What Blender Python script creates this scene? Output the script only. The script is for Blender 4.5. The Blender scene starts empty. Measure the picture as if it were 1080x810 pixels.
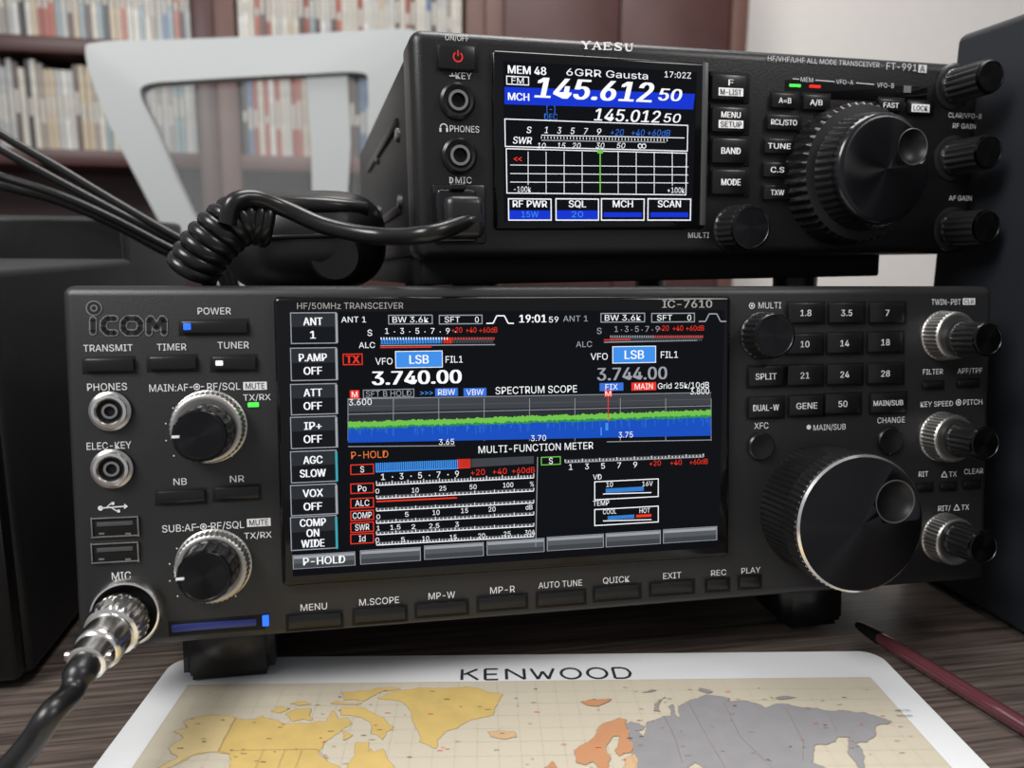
import bpy, bmesh, math, random, os
from mathutils import Vector, Matrix
from mathutils.geometry import tessellate_polygon
random.seed(7)
sc = bpy.context.scene
col = sc.collection
F = 810.0
# ---------- camera calibration (solved from the transceiver front, 340 x 119 mm) ----------
EX = Vector((.983, -.0228, .1826)).normalized()
EY = Vector((-.1838, -.1743, .9675)); EY = (EY - EX*EY.dot(EX)).normalized()
EZ = EX.cross(EY)
def c2w(v): return Vector((EX.dot(v), EY.dot(v), EZ.dot(v)))
TILT = math.radians(6.5)
ORG = Vector((-.17, 0, .028))
CAM = ORG - c2w(Vector((-.1415, .0875, .2501)))
def ray(u, v): return c2w(Vector(((u-540)/F, (v-405)/F, 1)))
cd = bpy.data.cameras.new('camera'); cam = bpy.data.objects.new('camera', cd); col.objects.link(cam)
r = c2w(Vector((1,0,0))); up = c2w(Vector((0,-1,0))); bk = c2w(Vector((0,0,-1)))
cam.matrix_world = Matrix(((r.x,up.x,bk.x,CAM.x),(r.y,up.y,bk.y,CAM.y),(r.z,up.z,bk.z,CAM.z),(0,0,0,1)))
cd.sensor_width = 36; cd.lens = 27; cd.clip_start = .01; cd.clip_end = 30
cd.dof.use_dof = True; cd.dof.focus_distance = .272; cd.dof.aperture_fstop = 11
sc.camera = cam
sc.view_settings.view_transform = 'Standard'

class Fr:
    def __init__(s, o, ex, ey, ez): s.o, s.ex, s.ey, s.ez = o, ex, ey, ez
    def M(s):
        m = Matrix((s.ex, s.ey, s.ez)).transposed().to_4x4(); m.translation = s.o; return m
    def P(s, u, v, off=0):
        rr = ray(u, v); t = ((s.o-CAM).dot(s.ey)-off)/rr.dot(s.ey)
        p = CAM+rr*t-s.o
        return p.dot(s.ex), p.dot(s.ez), t
    def W(s, x, y, z): return s.o+s.ex*x+s.ey*y+s.ez*z
def rotfr(o, m): return Fr(o, m@Vector((1,0,0)), m@Vector((0,1,0)), m@Vector((0,0,1)))
IC = rotfr(ORG, Matrix.Rotation(-TILT,3,'X'))
my = Matrix.Rotation(math.radians(4.4),3,'Z')@Matrix.Rotation(math.radians(-1.0),3,'Y')@Matrix.Rotation(math.radians(-2.0),3,'X')
YTL = CAM+ray(432,28)*.2663
YA = rotfr(YTL-(my@Vector((0,0,1)))*.080, my)
a = math.radians(-8.5)
MT = Fr(Vector((-.151,.041,0)), Vector((math.cos(a),math.sin(a),0)), Vector((0,0,-1)), Vector((-math.sin(a),math.cos(a),0)))
DK = Fr(Vector((0,0,0)), Vector((1,0,0)), Vector((0,0,-1)), Vector((0,1,0)))
def vplane(y): return Fr(Vector((0,y,0)), Vector((1,0,0)), Vector((0,1,0)), Vector((0,0,1)))
def WP(u,v,y):
    x,z,_ = vplane(y).P(u,v); return Vector((x,y,z))

# ---------- materials ----------
def mat(name, c, rough=.5, metal=0, em=None, es=1, bump=0, bscale=800, var=.06, aniso=0, alpha=1, coat=0, spec=.5):
    m = bpy.data.materials.new(name); m.use_nodes = True
    nt = m.node_tree; b = nt.nodes['Principled BSDF']
    b.inputs['Roughness'].default_value = rough; b.inputs['Metallic'].default_value = metal
    b.inputs['Specular IOR Level'].default_value = spec
    b.inputs['Coat Weight'].default_value = coat
    b.inputs['Alpha'].default_value = alpha
    if coat: b.inputs['Coat Roughness'].default_value = .03
    n = nt.nodes.new('ShaderNodeTexNoise'); n.inputs['Scale'].default_value = bscale
    tc = nt.nodes.new('ShaderNodeTexCoord'); nt.links.new(tc.outputs['Object'], n.inputs['Vector'])
    mx = nt.nodes.new('ShaderNodeMixRGB'); mx.blend_type = 'MIX'
    nt.links.new(n.outputs['Fac'], mx.inputs['Fac'])
    mx.inputs[1].default_value = [x*(1-var) for x in c]+[1]; mx.inputs[2].default_value = [min(1,x*(1+var)) for x in c]+[1]
    nt.links.new(mx.outputs[0], b.inputs['Base Color'])
    if bump:
        bp = nt.nodes.new('ShaderNodeBump'); bp.inputs['Strength'].default_value = bump; bp.inputs['Distance'].default_value = .0002
        nt.links.new(n.outputs['Fac'], bp.inputs['Height']); nt.links.new(bp.outputs[0], b.inputs['Normal'])
    if em:
        b.inputs['Emission Color'].default_value = (*em,1); b.inputs['Emission Strength'].default_value = es
    if aniso:
        b.inputs['Anisotropic'].default_value = aniso
        tg = nt.nodes.new('ShaderNodeTangent'); tg.direction_type = 'RADIAL'; tg.axis = 'Y'
        nt.links.new(tg.outputs[0], b.inputs['Tangent'])
    return m
def emi(name, c, s=1): return mat(name, [x*.1 for x in c], .4, em=c, es=s, var=.01, spec=.1)
M_panel = mat('panel_charcoal', (.0155,.016,.0168), .40, bump=.25, bscale=2500, spec=.42)
M_body = mat('casing_black', (.0075,.0075,.008), .36, bump=.4, bscale=1800, spec=.42)
M_gloss = mat('gloss_black', (.003,.003,.0035), .1, spec=.3)
M_dimple = mat('dimple_gloss_black', (.005,.005,.006), .2, spec=.45)
M_bowl = mat('dimple_bowl_black', (.006,.006,.007), .42, spec=.35)
M_key = mat('key_black', (.006,.006,.0065), .28, spec=.4)
M_rub = mat('rubber_black', (.007,.007,.0075), .34, spec=.5)
M_cord = mat('cord_gloss_black', (.005,.005,.0055), .28, spec=.45)
M_groove = mat('recess_black', (.002,.002,.002), .6, spec=.3)
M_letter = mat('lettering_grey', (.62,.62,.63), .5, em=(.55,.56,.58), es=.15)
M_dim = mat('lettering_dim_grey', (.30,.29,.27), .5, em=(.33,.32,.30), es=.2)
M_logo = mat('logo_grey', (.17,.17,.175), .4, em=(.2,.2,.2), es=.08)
M_bez = mat('bezel_edge_grey', (.06,.06,.062), .35)
M_logod = mat('logo_dark', (.012,.012,.013), .35)
M_silver = mat('silver', (.86,.84,.80), .2, metal=1)
M_satin = mat('satin_silver', (.42,.41,.39), .40, metal=1)
M_steel = mat('steel', (.42,.41,.40), .28, metal=1)
M_spun = mat('spun_black_metal', (.042,.042,.045), .25, metal=1, aniso=.93)
M_cap = mat('cap_black_metal', (.032,.032,.034), .25, metal=1, aniso=.8)
M_white = mat('white_print', (.85,.85,.85), .5, em=(.8,.8,.8), es=.2)  # print given a faint glow of its own to read brighter
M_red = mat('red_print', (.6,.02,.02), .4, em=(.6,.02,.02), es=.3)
M_lblue = emi('led_blue', (.03,.15,1), 1.5); M_lgreen = emi('led_green', (.1,1,.1), 1.1); M_lwhite = emi('led_white', (.9,.95,1), 1)
M_lred = emi('led_red', (1,.03,.02), 1)
M_card = mat('memory_card_blue', (.012,.02,.10), .3, em=(.02,.04,.3), es=.1)
S_bg = mat('screen_black', (.001,.001,.0015), .15, em=(.002,.0025,.004), es=1, spec=.12)
S_w = emi('screen_white', (.95,.97,1), .95); S_g = emi('screen_grey', (.30,.32,.35)); S_dg = emi('screen_dark_grey', (.006,.007,.009))
S_d2 = emi('screen_charcoal', (.022,.025,.03)); S_d3 = emi('screen_slate', (.045,.05,.058))
S_mg = emi('screen_mid_grey', (.085,.092,.10)); S_bl = emi('screen_blue', (.04,.17,.70), .9); S_bl2 = emi('screen_deep_blue', (.008,.075,.50), .95)
S_gr = emi('screen_green', (.16,.52,.07), .95); S_r = emi('screen_red', (.85,.04,.02), .9); S_cy = emi('screen_cyan', (.05,.35,.42), .9)
S_or = emi('screen_orange', (.9,.22,.05), .8); S_yb = emi('screen_royal_blue', (.006,.035,.62), .95); S_lb = emi('screen_light_blue', (.05,.27,.80), .95)

# ---------- mesh helpers ----------
def newobj(name, verts, faces, mats, midx=None, parent=None, loc=None, smooth=35, recalc=True):
    me = bpy.data.meshes.new(name); me.from_pydata([tuple(v) for v in verts], [], faces)
    for m in mats: me.materials.append(m)
    if midx:
        for p,i in zip(me.polygons, midx): p.material_index = i
    if recalc:
        bm = bmesh.new(); bm.from_mesh(me); bmesh.ops.recalc_face_normals(bm, faces=bm.faces); bm.to_mesh(me); bm.free()
    me.update()
    if smooth:
        me.shade_smooth(); me.set_sharp_from_angle(angle=math.radians(smooth))
    o = bpy.data.objects.new(name, me); col.objects.link(o)
    if parent: o.parent = parent
    if loc is not None: o.location = loc
    return o
def boxgeo(x0,x1,y0,y1,z0,z1,bev=0,seg=2):
    bm = bmesh.new(); bmesh.ops.create_cube(bm, size=1)
    for v in bm.verts: v.co = Vector(((x0+x1)/2+v.co.x*(x1-x0),(y0+y1)/2+v.co.y*(y1-y0),(z0+z1)/2+v.co.z*(z1-z0)))
    if bev: bmesh.ops.bevel(bm, geom=bm.edges[:], offset=bev, segments=seg, profile=.5, affect='EDGES')
    bm.verts.index_update()
    V = [v.co.copy() for v in bm.verts]; Fc = [[v.index for v in f.verts] for f in bm.faces]; bm.free(); return V,Fc
def box(name,x0,x1,y0,y1,z0,z1,m,parent=None,bev=0,seg=2):
    cx,cy,cz = (x0+x1)/2,(y0+y1)/2,(z0+z1)/2
    V,Fc = boxgeo(x0-cx,x1-cx,y0-cy,y1-cy,z0-cz,z1-cz,bev,seg)
    return newobj(name,V,Fc,[m],parent=parent,loc=(cx,cy,cz))
def lathe(name, prof, mats, parent=None, loc=(0,0,0), segs=72, knurl=36):
    V=[];Fc=[];mi=[]
    for (rr,d,m,amp) in prof:
        for i in range(segs):
            an = 2*math.pi*i/segs
            q = rr - (amp*(0.5-0.5*math.cos(an*knurl)) if amp else 0)
            V.append((q*math.cos(an), -d, q*math.sin(an)))
    for k in range(len(prof)-1):
        for i in range(segs):
            j=(i+1)%segs
            Fc.append([k*segs+i,k*segs+j,(k+1)*segs+j,(k+1)*segs+i]); mi.append(prof[k+1][2])
    Fc.append(list(range(segs))); mi.append(prof[0][2])
    n=(len(prof)-1)*segs; Fc.append([n+i for i in range(segs)]); mi.append(prof[-1][2])
    return newobj(name,V,Fc,mats,mi,parent,loc)
def catm(pts, n=8, closed=False):
    pts=[Vector(p) for p in pts]; out=[]; N=len(pts)
    rng = range(N) if closed else range(N-1)
    for i in rng:
        if closed: p0,p1,p2,p3 = pts[i-1],pts[i],pts[(i+1)%N],pts[(i+2)%N]
        else: p0,p1,p2,p3 = pts[max(i-1,0)],pts[i],pts[i+1],pts[min(i+2,N-1)]
        for k in range(n):
            t=k/n
            out.append(.5*((2*p1)+(p2-p0)*t+(2*p0-5*p1+4*p2-p3)*t*t+(3*p1-p0-3*p2+p3)*t**3))
    if not closed: out.append(pts[-1])
    return out
def tubegeo(path, rad, segs=12):
    V=[];Fc=[]; N=len(path); t=(path[1]-path[0]).normalized(); n=t.orthogonal().normalized()
    for i,p in enumerate(path):
        t2=((path[min(i+1,N-1)]-path[max(i-1,0)])).normalized()
        n=(n-t2*n.dot(t2)).normalized(); b=t2.cross(n)
        R=rad(i/(N-1)) if callable(rad) else rad
        for k in range(segs):
            an=2*math.pi*k/segs; V.append(p+(n*math.cos(an)+b*math.sin(an))*R)
    for i in range(N-1):
        for k in range(segs):
            j=(k+1)%segs; Fc.append([i*segs+k,i*segs+j,(i+1)*segs+j,(i+1)*segs+k])
    Fc.append(list(range(segs))); Fc.append([(N-1)*segs+k for k in range(segs)])
    return V,Fc
def tube(name,path,rad,m,parent=None,segs=12,loc=None):
    V,Fc=tubegeo(path,rad,segs)
    if loc is not None: V=[v-Vector(loc) for v in V]
    return newobj(name,V,Fc,[m],parent=parent,smooth=60,loc=loc)
# Blender's own bundled interface typeface (falls back to the built-in one)
FONT=None
try:
    for fn in ('Inter.woff2','Inter.ttf'):
        fp=os.path.join(bpy.utils.system_resource('DATAFILES',path='fonts'),fn)
        if os.path.exists(fp): FONT=bpy.data.fonts.load(fp); break
except Exception as ex_: print('font fallback',ex_)
_tc={}
def tmesh(s,shear=0):
    k=(s,shear)
    if k in _tc: return _tc[k]
    cu=bpy.data.curves.new('t','FONT'); cu.body=s; cu.size=1; cu.resolution_u=3; cu.shear=shear
    if FONT: cu.font=FONT
    ob=bpy.data.objects.new('t',cu); col.objects.link(ob)
    dg=bpy.context.evaluated_depsgraph_get()
    me=bpy.data.meshes.new_from_object(ob.evaluated_get(dg))
    V=[(v.co.x,v.co.y) for v in me.vertices]; Fc=[list(p.vertices) for p in me.polygons]
    bpy.data.objects.remove(ob); bpy.data.curves.remove(cu); bpy.data.meshes.remove(me)
    _tc[k]=(V,Fc); return _tc[k]
if not tmesh('H')[0]: FONT=None; _tc.clear()
CAPH = max(v[1] for v in tmesh('H')[0])
class Acc:
    def __init__(s, fr): s.fr=fr; s.V=[]; s.F=[]; s.mi=[]; s.m=[]
    def mid(s,m):
        if m not in s.m: s.m.append(m)
        return s.m.index(m)
    def loc(s,pts,off,m):
        n=len(s.V); s.V+=[(x,-off,z) for x,z in pts]; s.F.append(list(range(n,n+len(pts)))); s.mi.append(s.mid(m))
    def poly(s,px,off,m): s.loc([s.fr.P(u,v,off)[:2] for u,v in px],off,m)
    def rect(s,u,v,w,h,m,off):
        x,z,Z=s.fr.P(u,v,off); hw=(s.fr.P(u+w/2,v,off)[0]-s.fr.P(u-w/2,v,off)[0])/2; hh=h*Z/F/2
        s.loc([(x-hw,z-hh),(x+hw,z-hh),(x+hw,z+hh),(x-hw,z+hh)],off,m)
    def frame(s,u,v,w,h,m,off,t=1):
        x,z,Z=s.fr.P(u,v,off); hw=(s.fr.P(u+w/2,v,off)[0]-s.fr.P(u-w/2,v,off)[0])/2; hh=h*Z/F/2; t=t*Z/F
        for a0,b0,a1,b1 in ((-hw,-hh,hw,-hh+t),(-hw,hh-t,hw,hh),(-hw,-hh,-hw+t,hh),(hw-t,-hh,hw,hh)):
            s.loc([(x+a0,z+b0),(x+a1,z+b0),(x+a1,z+b1),(x+a0,z+b1)],off,m)
    def seg(s,x0,z0,x1,z1,t,m,off):
        d=Vector((x1-x0,z1-z0))
        if d.length<1e-7: return
        d=d.normalized()*(t/2); nx,nz=-d.y,d.x
        s.loc([(x0+nx,z0+nz),(x0-nx,z0-nz),(x1-nx,z1-nz),(x1+nx,z1+nz)],off,m)
    def line(s,u0,v0,u1,v1,t,m,off):
        x0,z0,Z=s.fr.P(u0,v0,off); x1,z1,_=s.fr.P(u1,v1,off); s.seg(x0,z0,x1,z1,t*Z/F,m,off)
    def stroke(s,px,t,m,off):
        for (a0,b0),(a1,b1) in zip(px,px[1:]): s.line(a0,b0,a1,b1,t,m,off)
        for (a0,b0) in px: s.arc(a0,b0,t/2,t/2,0,6.2832,m,off,10)
    def arc(s,u,v,rr,th,a0,a1,m,off,n=20):
        x,z,Z=s.fr.P(u,v,off); R=rr*Z/F; q=th*Z/F
        for i in range(n):
            A=a0+(a1-a0)*i/n; B=a0+(a1-a0)*(i+1)/n
            s.loc([(x+R*math.cos(A),z+R*math.sin(A)),(x+R*math.cos(B),z+R*math.sin(B)),(x+(R-q)*math.cos(B),z+(R-q)*math.sin(B)),(x+(R-q)*math.cos(A),z+(R-q)*math.sin(A))],off,m)
    def text(s,t,u,v,h,m,w=None,off=.0002,bold=0,shear=0):
        V,Fc=tmesh(t,shear)
        if not V: return
        if t=='1': w=None
        x,z,Z=s.fr.P(u,v,off); sy=h*Z/F/CAPH; mn=min(p[0] for p in V); mxx=max(p[0] for p in V)
        sx=sy
        if w: sx=(s.fr.P(u+w/2,v,off)[0]-s.fr.P(u-w/2,v,off)[0])/(mxx-mn)
        for k,dx in enumerate((0,) if not bold else (-bold*sy,0,bold*sy)):
            n=len(s.V); s.V+=[(x+dx+(p[0]-(mn+mxx)/2)*sx,-off-k*.00001,z+p[1]*sy-h*Z/F/2) for p in V]
            for f in Fc: s.F.append([i+n for i in f]); s.mi.append(s.mid(m))
    def done(s,name,parent): return newobj(name,s.V,s.F,s.m,s.mi,parent,smooth=0,recalc=False)
def empty(name,mw,label,cat,group=None):
    e=bpy.data.objects.new(name,None); e.empty_display_size=.02; col.objects.link(e); e.matrix_world=mw; e['label']=label; e['category']=cat
    if group: e['group']=group
    return e
def pbox(fr,name,u,v,w,h,o0,o1,m,parent,bev=.0004):
    x,z,Z=fr.P(u,v,o1); hw=(fr.P(u+w/2,v,o1)[0]-fr.P(u-w/2,v,o1)[0])/2; hh=h*Z/F/2
    bev=min(bev,hh*.8,hw*.8,(o1-o0)*.45)
    return box(name,x-hw,x+hw,-o1,-o0,z-hh,z+hh,m,parent,bev)
def quadbox(fr,name,px,o0,o1,m,parent,bev=.0015):
    P=[fr.P(u,v,o1) for u,v in px]; x0=(P[0][0]+P[3][0])/2; x1=(P[1][0]+P[2][0])/2; z1=(P[0][1]+P[1][1])/2; z0=(P[2][1]+P[3][1])/2
    return box(name,x0,x1,-o1,-o0,z0,z1,m,parent,bev,3),(x0,x1,z0,z1)
def bore(o, cx_, cz_, rad, d0, d1):
    """cut a round pocket into a lathe-turned dial face"""
    try:
        c=lathe('cutter',[(rad,d0,0,0),(rad,d1,0,0)],[M_key],None,(cx_,0,cz_),64)
        par=o.parent; loc=o.location.copy(); o.parent=None; o.location=(0,0,0)
        md=o.modifiers.new('b','BOOLEAN'); md.operation='DIFFERENCE'; md.solver='EXACT'; md.object=c
        bpy.context.view_layer.update()
        dg=bpy.context.evaluated_depsgraph_get(); me=bpy.data.meshes.new_from_object(o.evaluated_get(dg))
        o.modifiers.clear()
        if len(me.polygons)>100: o.data=me
        bpy.data.objects.remove(c); o.parent=par; o.location=loc
    except Exception as ex_: print('bore',ex_)

# ======================= larger transceiver =======================
ic = empty('radio_transceiver', IC.M(), 'wide charcoal transceiver with lit spectrum display and big tuning dial', 'radio')
box('body',.004,.336,.016,.212,.003,.116,M_body,ic,.002)
box('front_panel',0,.34,0,.022,0,.119,M_panel,ic,.0035,4)
quadbox(IC,'display_bezel',[(289,313),(774,311),(768,584),(296,624)],-.001,.0035,M_gloss,ic,.0018)
for u,v in ((245,700),(850,640)):
    x=IC.P(u,v,-.03)[0]; hw=.016 if u<500 else .0135
    V=[];
    for yy,zt,zb in ((.022,.004,-.0235),(.052,.004,-.0215)):
        for xx in (x-hw,x+hw): V+=[(xx,yy,zt),(xx,yy,zb)]
    V=[Vector(q) for q in V]
    bm=bmesh.new(); bv=[bm.verts.new(q) for q in V]
    for f in ((0,1,3,2),(4,6,7,5),(0,4,5,1),(2,3,7,6),(0,2,6,4),(1,5,7,3)): bm.faces.new([bv[i] for i in f])
    bmesh.ops.recalc_face_normals(bm,faces=bm.faces); bmesh.ops.bevel(bm,geom=bm.edges[:],offset=.003,segments=3,affect='EDGES')
    me=bpy.data.meshes.new('foot'); bm.to_mesh(me); bm.free(); me.materials.append(M_rub); me.shade_smooth()
    o=bpy.data.objects.new('foot',me); col.objects.link(o); o.parent=ic
for x in (.04,.30): box('foot',x-.008,x+.008,.19,.206,-.0045,.004,M_rub,ic,.001)

# ---- display ----
A=Acc(IC); q=.0037
D=lambda n:q+n*.00008
A.poly([(306,329),(764,327),(758,577),(309,608)][::-1],D(0),S_bg)
def tx(s,u,v,h,m=S_w,w=None,n=3,b=0,sh=0): A.text(s,u,v,h,m,w,D(n),b,sh)
ent=[(346,33,['ANT','1']),(384,35,['P.AMP','OFF']),(421,33,['ATT','OFF']),(456,34,['IP+','OFF']),(492,34,['AGC','SLOW']),(527,33,['VOX','OFF']),(562,36,['COMP','ON','WIDE'])]
for i,(v,h,L) in enumerate(ent):
    A.rect(331,v,49,h,S_g,D(1)); A.rect(331,v,47,h-2,S_dg,D(2)); A.rect(331,v-h*.25,46,h*.42,S_d2,D(2.4))
    A.rect(355,v,2.5,h-2,S_cy if i in(4,6) else S_g,D(3))
    ww={'ANT':20,'1':4,'P.AMP':29,'OFF':19,'ATT':19,'IP+':18,'AGC':20,'SLOW':27,'VOX':21,'COMP':27,'ON':13,'WIDE':24}
    for k,s in enumerate(L):
        vv=v+(k-(len(L)-1)/2)*(14 if len(L)==2 else 11)
        tx(s,330,vv,8,S_w,ww[s],4,.02)
def scope_top(u0,dv,dim):
    c=S_w if not dim else S_g
    tx('BW 3.6k',u0+67,337+dv,6,S_w,38); A.frame(u0+67,337+dv,47,10,S_g,D(2))
    tx('SFT',u0+111,337+dv,6,S_w,16); tx('0',u0+137,337+dv,6,S_w,4); A.frame(u0+120,337+dv,46,10,S_g,D(2))
    uu=u0+160; L=[(-13,4),(-6,4),(-2,-4),(6,-4),(10,4),(16,4)]
    for (x0,y0),(x1,y1) in zip(L,L[1:]): A.line(uu+x0,337+dv+y0,uu+x1,337+dv+y1,1.3,c,D(2))
scope_top(366,0,0); scope_top(590,-2,1)
tx('ANT 1',373,337,6,S_w,26); tx('ANT 1',607,336,6,S_g,26)
tx('19:01',562,336,8,S_w,28,3,.02); tx('59',584,337,6,S_w,10)
def smeter(u0,u1,v,lit,ur,dim):
    c=S_w if not dim else S_g
    tx('S',u0-12,v+1,6.5,c,5)
    span=(ur-u0)
    A.rect((u0+u1)/2,v+9.3,u1-u0,6,S_d3,D(1))
    for i,s in enumerate('13579'): tx(s,u0+6+span*i/4.6,v-1,6,c,4); A.rect(u0+6+span*(i+.5)/4.6,v,1,1,c,D(3))
    for i,s in enumerate(('+20','+40','+60dB')): tx(s,ur+(6,21,39)[i],v-2,5.5,S_r,(11,11,19)[i])
    for i in range(42):
        u=u0+(u1-u0)*i/41; A.rect(u,v+7,1,2.5,c if u<ur-4 else S_r,D(3)); A.rect(u,v+10.5,.6,3,S_bg,D(2))
    if lit:
        A.rect((u0+ur-10)/2,v+9.5,ur-10-u0,6,S_lb,D(2)); A.rect(ur-4,v+9.2,10,6,S_r,D(2))
        for i in range(26):
            A.rect(u0+i*(ur+lit-u0)/26+2,v+9.5,.7,6,S_bg,D(3))
smeter(402,521,350,1,476,0); smeter(644,741,348,0,694,1)
tx('ALC',387,364,6,S_w,17); tx('ALC',616,363,6,S_g,17)
A.line(401,364.5,522,363.5,1,S_g,D(2)); A.line(401,366.5,455,366,1.2,S_r,D(2)); A.line(637,361,735,359,1,S_g,D(2)); A.line(637,358.5,665,358,1.2,S_r,D(2))
A.frame(372,379,21,12,S_r,D(2),1); tx('TX',372,379,8,S_r,14,3,.03)
for du,dv,cc,ww in ((0,0,S_w,96),(227,-5,S_g,72)):
    tx('VFO',405+du,381+dv,7,S_w,18); A.rect(442+du,379+dv,50 if not du else 46,18,S_w,D(1)); A.rect(442+du,379+dv,48.5 if not du else 44.5,16.5,S_lb,D(2)); tx('LSB',442+du,379+dv,9,S_w,20,3,.015)
    tx('FIL1',479+du,379+dv,7,S_w,18)
tx('3.740.00',440,398,14,S_w,93,3,.035); tx('3.744.00',667,394,13,S_g,73,3,.02)
A.rect(374,416,10,9,S_r,D(2)); tx('M',374,416,6,S_w,6)
tx('SFT B HOLD',410,415,6,S_g,48); A.frame(410,415,54,9,S_g,D(2),.8)
tx('>>>',450,414,5,S_lb,13,3,.02)
for u,s in ((471,'RBW'),(501,'VBW')): A.rect(u,413.5,24,8.5,S_bl,D(2)); tx(s,u,413.5,6,S_w,18)
tx('SPECTRUM SCOPE',566,411,7.5,S_w,86)
A.rect(645,408,25,8.5,S_bl,D(2)); tx('FIX',645,408,6,S_w,13); A.rect(679,407.5,26,8.5,S_r,D(2)); tx('MAIN',679,407.5,6,S_w,19)
tx('Grid 25k/10dB',721,406.5,6,S_w,54); tx('3.600',380,424,6.5,S_w,24,4); tx('3.800',738,412.5,6.5,S_w,20,4)
lerp=lambda a,b,t:a+(b-a)*t
for k,sm in ((0,S_d3),(1,S_d3),(2,S_d2),(3,S_d2)):
    A.poly([(367,427+k*7),(750,420+k*6.5),(750,413.5+k*6.5),(367,420+k*7)],D(.6),sm)
for i in range(9):
    u=367+i*383/8; A.line(u,420,u,465,.6,S_g,D(1))
for k in range(5):
    A.line(367,421+k*8,750,414+k*7,.6,S_g if k%2==0 else S_mg,D(1))
N=240; gt=[]; gb=[]; bb=[]; g2=[]
for i in range(N+1):
    t=i/N; u=lerp(367,750,t)
    gt.append((u,lerp(445.5,432.5,t)+random.uniform(-1.2,1.0))); g2.append((u,lerp(450.5,437.5,t)+random.uniform(-.8,1.4))); gb.append((u,lerp(452.5,440,t)+random.uniform(-.8,1.2))); bb.append((u,lerp(467,459.5,t)))
S_gr2=emi('screen_dark_green',(.03,.26,.08),.9)
for i in range(N):
    A.poly([g2[i],g2[i+1],gt[i+1],gt[i]],D(3),S_gr); A.poly([gb[i],gb[i+1],g2[i+1],g2[i]],D(3),S_gr2); A.poly([bb[i],bb[i+1],gb[i+1],gb[i]],D(3),S_bl2)
for i in range(90):
    u=random.uniform(368,749); t=(u-367)/383; v=lerp(453,441,t); A.line(u,v,u,v+random.uniform(2,9),.5,S_bl,D(4))
A.line(641.5,419,641.5,444,.9,S_r,D(4)); A.rect(641.5,415,8,7,S_r,D(3)); tx('M',641.5,415,5,S_w,6,4)
A.rect(640,450,3,8,S_lb,D(5)); A.rect(634,455,1.5,9,S_lb,D(5))
tx('3.65',471,466,6,S_w,16,5); tx('3.70',568,462,6,S_w,16,5); tx('3.75',660,458.5,6,S_w,15,5)
tx('MULTI-FUNCTION METER',566,472,7.5,S_w,121); tx('P-HOLD',390,479.5,7.5,S_or,39)
A.line(367,471,480,470,.8,S_g,D(2)); A.line(640,466,750,464,.8,S_g,D(2)); A.line(567,482,565,577,.8,S_g,D(2))
rows=[('S',495),('Po',515),('ALC',530.5),('COMP',543.5),('SWR',556),('Id',568)]
for s,v in rows:
    A.frame(382,v,25,11,S_r,D(2),1); tx(s,382,v,6.5,S_w,{1:4,2:9,3:15,4:20}[len(s)] if s!='Id' else 7)
A.rect(440,491.5,87,10,S_lb,D(2)); A.rect(489,489,14,10,S_r,D(2)); A.poly([(496,493),(563,489),(563,481),(496,484)],D(1),S_d3)
for i in range(46): A.rect(398+i*2.2,491.8-i*.09,.7,10,S_bg,D(3))
for i,s in enumerate('13579'): tx(s,404+i*19.5,503-i*.8,6.5,S_w,4)
for i in range(4): A.rect(414+i*19.5,503-i*.8,1.2,1.2,S_w,D(3))
for i,s in enumerate(('+20','+40','+60dB')): tx(s,(504,527,552)[i],498-i,6,S_r,(15,15,24)[i])
for u0,v0,u1,v1,nn,hh in ((397,512,563,504,50,4),(397,526,563,518,40,3),(397,539,563,530.5,40,3),(397,552,563,543,40,3),(397,564,563,555,40,3),(397,575,563,566,50,3),(596,488,742,482,40,3)):
    A.line(u0,v0-1.5,u1,v1-1.5,3.5,S_mg,D(1)); A.line(u0,v0,u1,v1,.9,S_w if u0<500 else S_g,D(2))
    for i in range(nn+1):
        t=i/nn; A.rect(lerp(u0,u1,t),lerp(v0,v1,t)-(hh if i%5==0 else hh*.6)/2-.5,.7,hh if i%5==0 else hh*.6,S_w,D(3))
for s,u,v in (('0',398,518),('10',438,517),('25',467,515),('50',499,513.5),('100',536,511.5),('%',561,510.5),('0',399,545),('5',429,542.5),('10',460,540.5),('15',490,538.5),('20',519,537),('dB',558,535),('1',399,557),('1.5',417,556),('2',436,555.5),('2.5',458,554.5),('3',482,553),('0',398,569.5),('5',425,569),('10',449,568),('15',478,566.5),('20',508,565),('25',535,563),('30A',559,561.5)):
    tx(s,u,v,5,S_w,3.4*len(s)+.5)
A.line(397,529,482,525,1.6,S_r,D(4))
A.frame(581,486,21,9,S_gr,D(2),1); tx('S',581,486,6.5,S_w,4)
for i,s in enumerate('13579'): tx(s,602+i*17,492.5-i*.6,6,S_w,4)
for i,s in enumerate(('+20','+40','+60dB')): tx(s,(691,713,737)[i],488.5-i*.8,5.5,S_r,(12,12,19)[i])
tx('VD',630,503,5.5,S_w,9); A.frame(661,516,68,20,S_w,D(2),1); tx('10',643,511,5,S_w,7); tx('16V',683,510,5,S_w,11)
A.rect(659,516.5,40,4.5,S_lb,D(3)); A.line(636,521,687,519.5,1,S_w,D(3))
for i in range(20): A.rect(640+i*2,516.5,.6,4.5,S_bg,D(4))
tx('TEMP',634,530.5,5.5,S_w,17); A.frame(661,544,68,18,S_w,D(2),1); tx('COOL',643,539.5,5,S_w,14); tx('HOT',680,538.5,5,S_w,11)
A.rect(655,545.5,28,4,S_lb,D(3)); A.line(636,549.5,687,548,1,S_w,D(3)); A.rect(679,544,16,3,S_r,D(3))
for i in range(14): A.rect(642+i*2,545.5,.6,4,S_bg,D(4))
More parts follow.
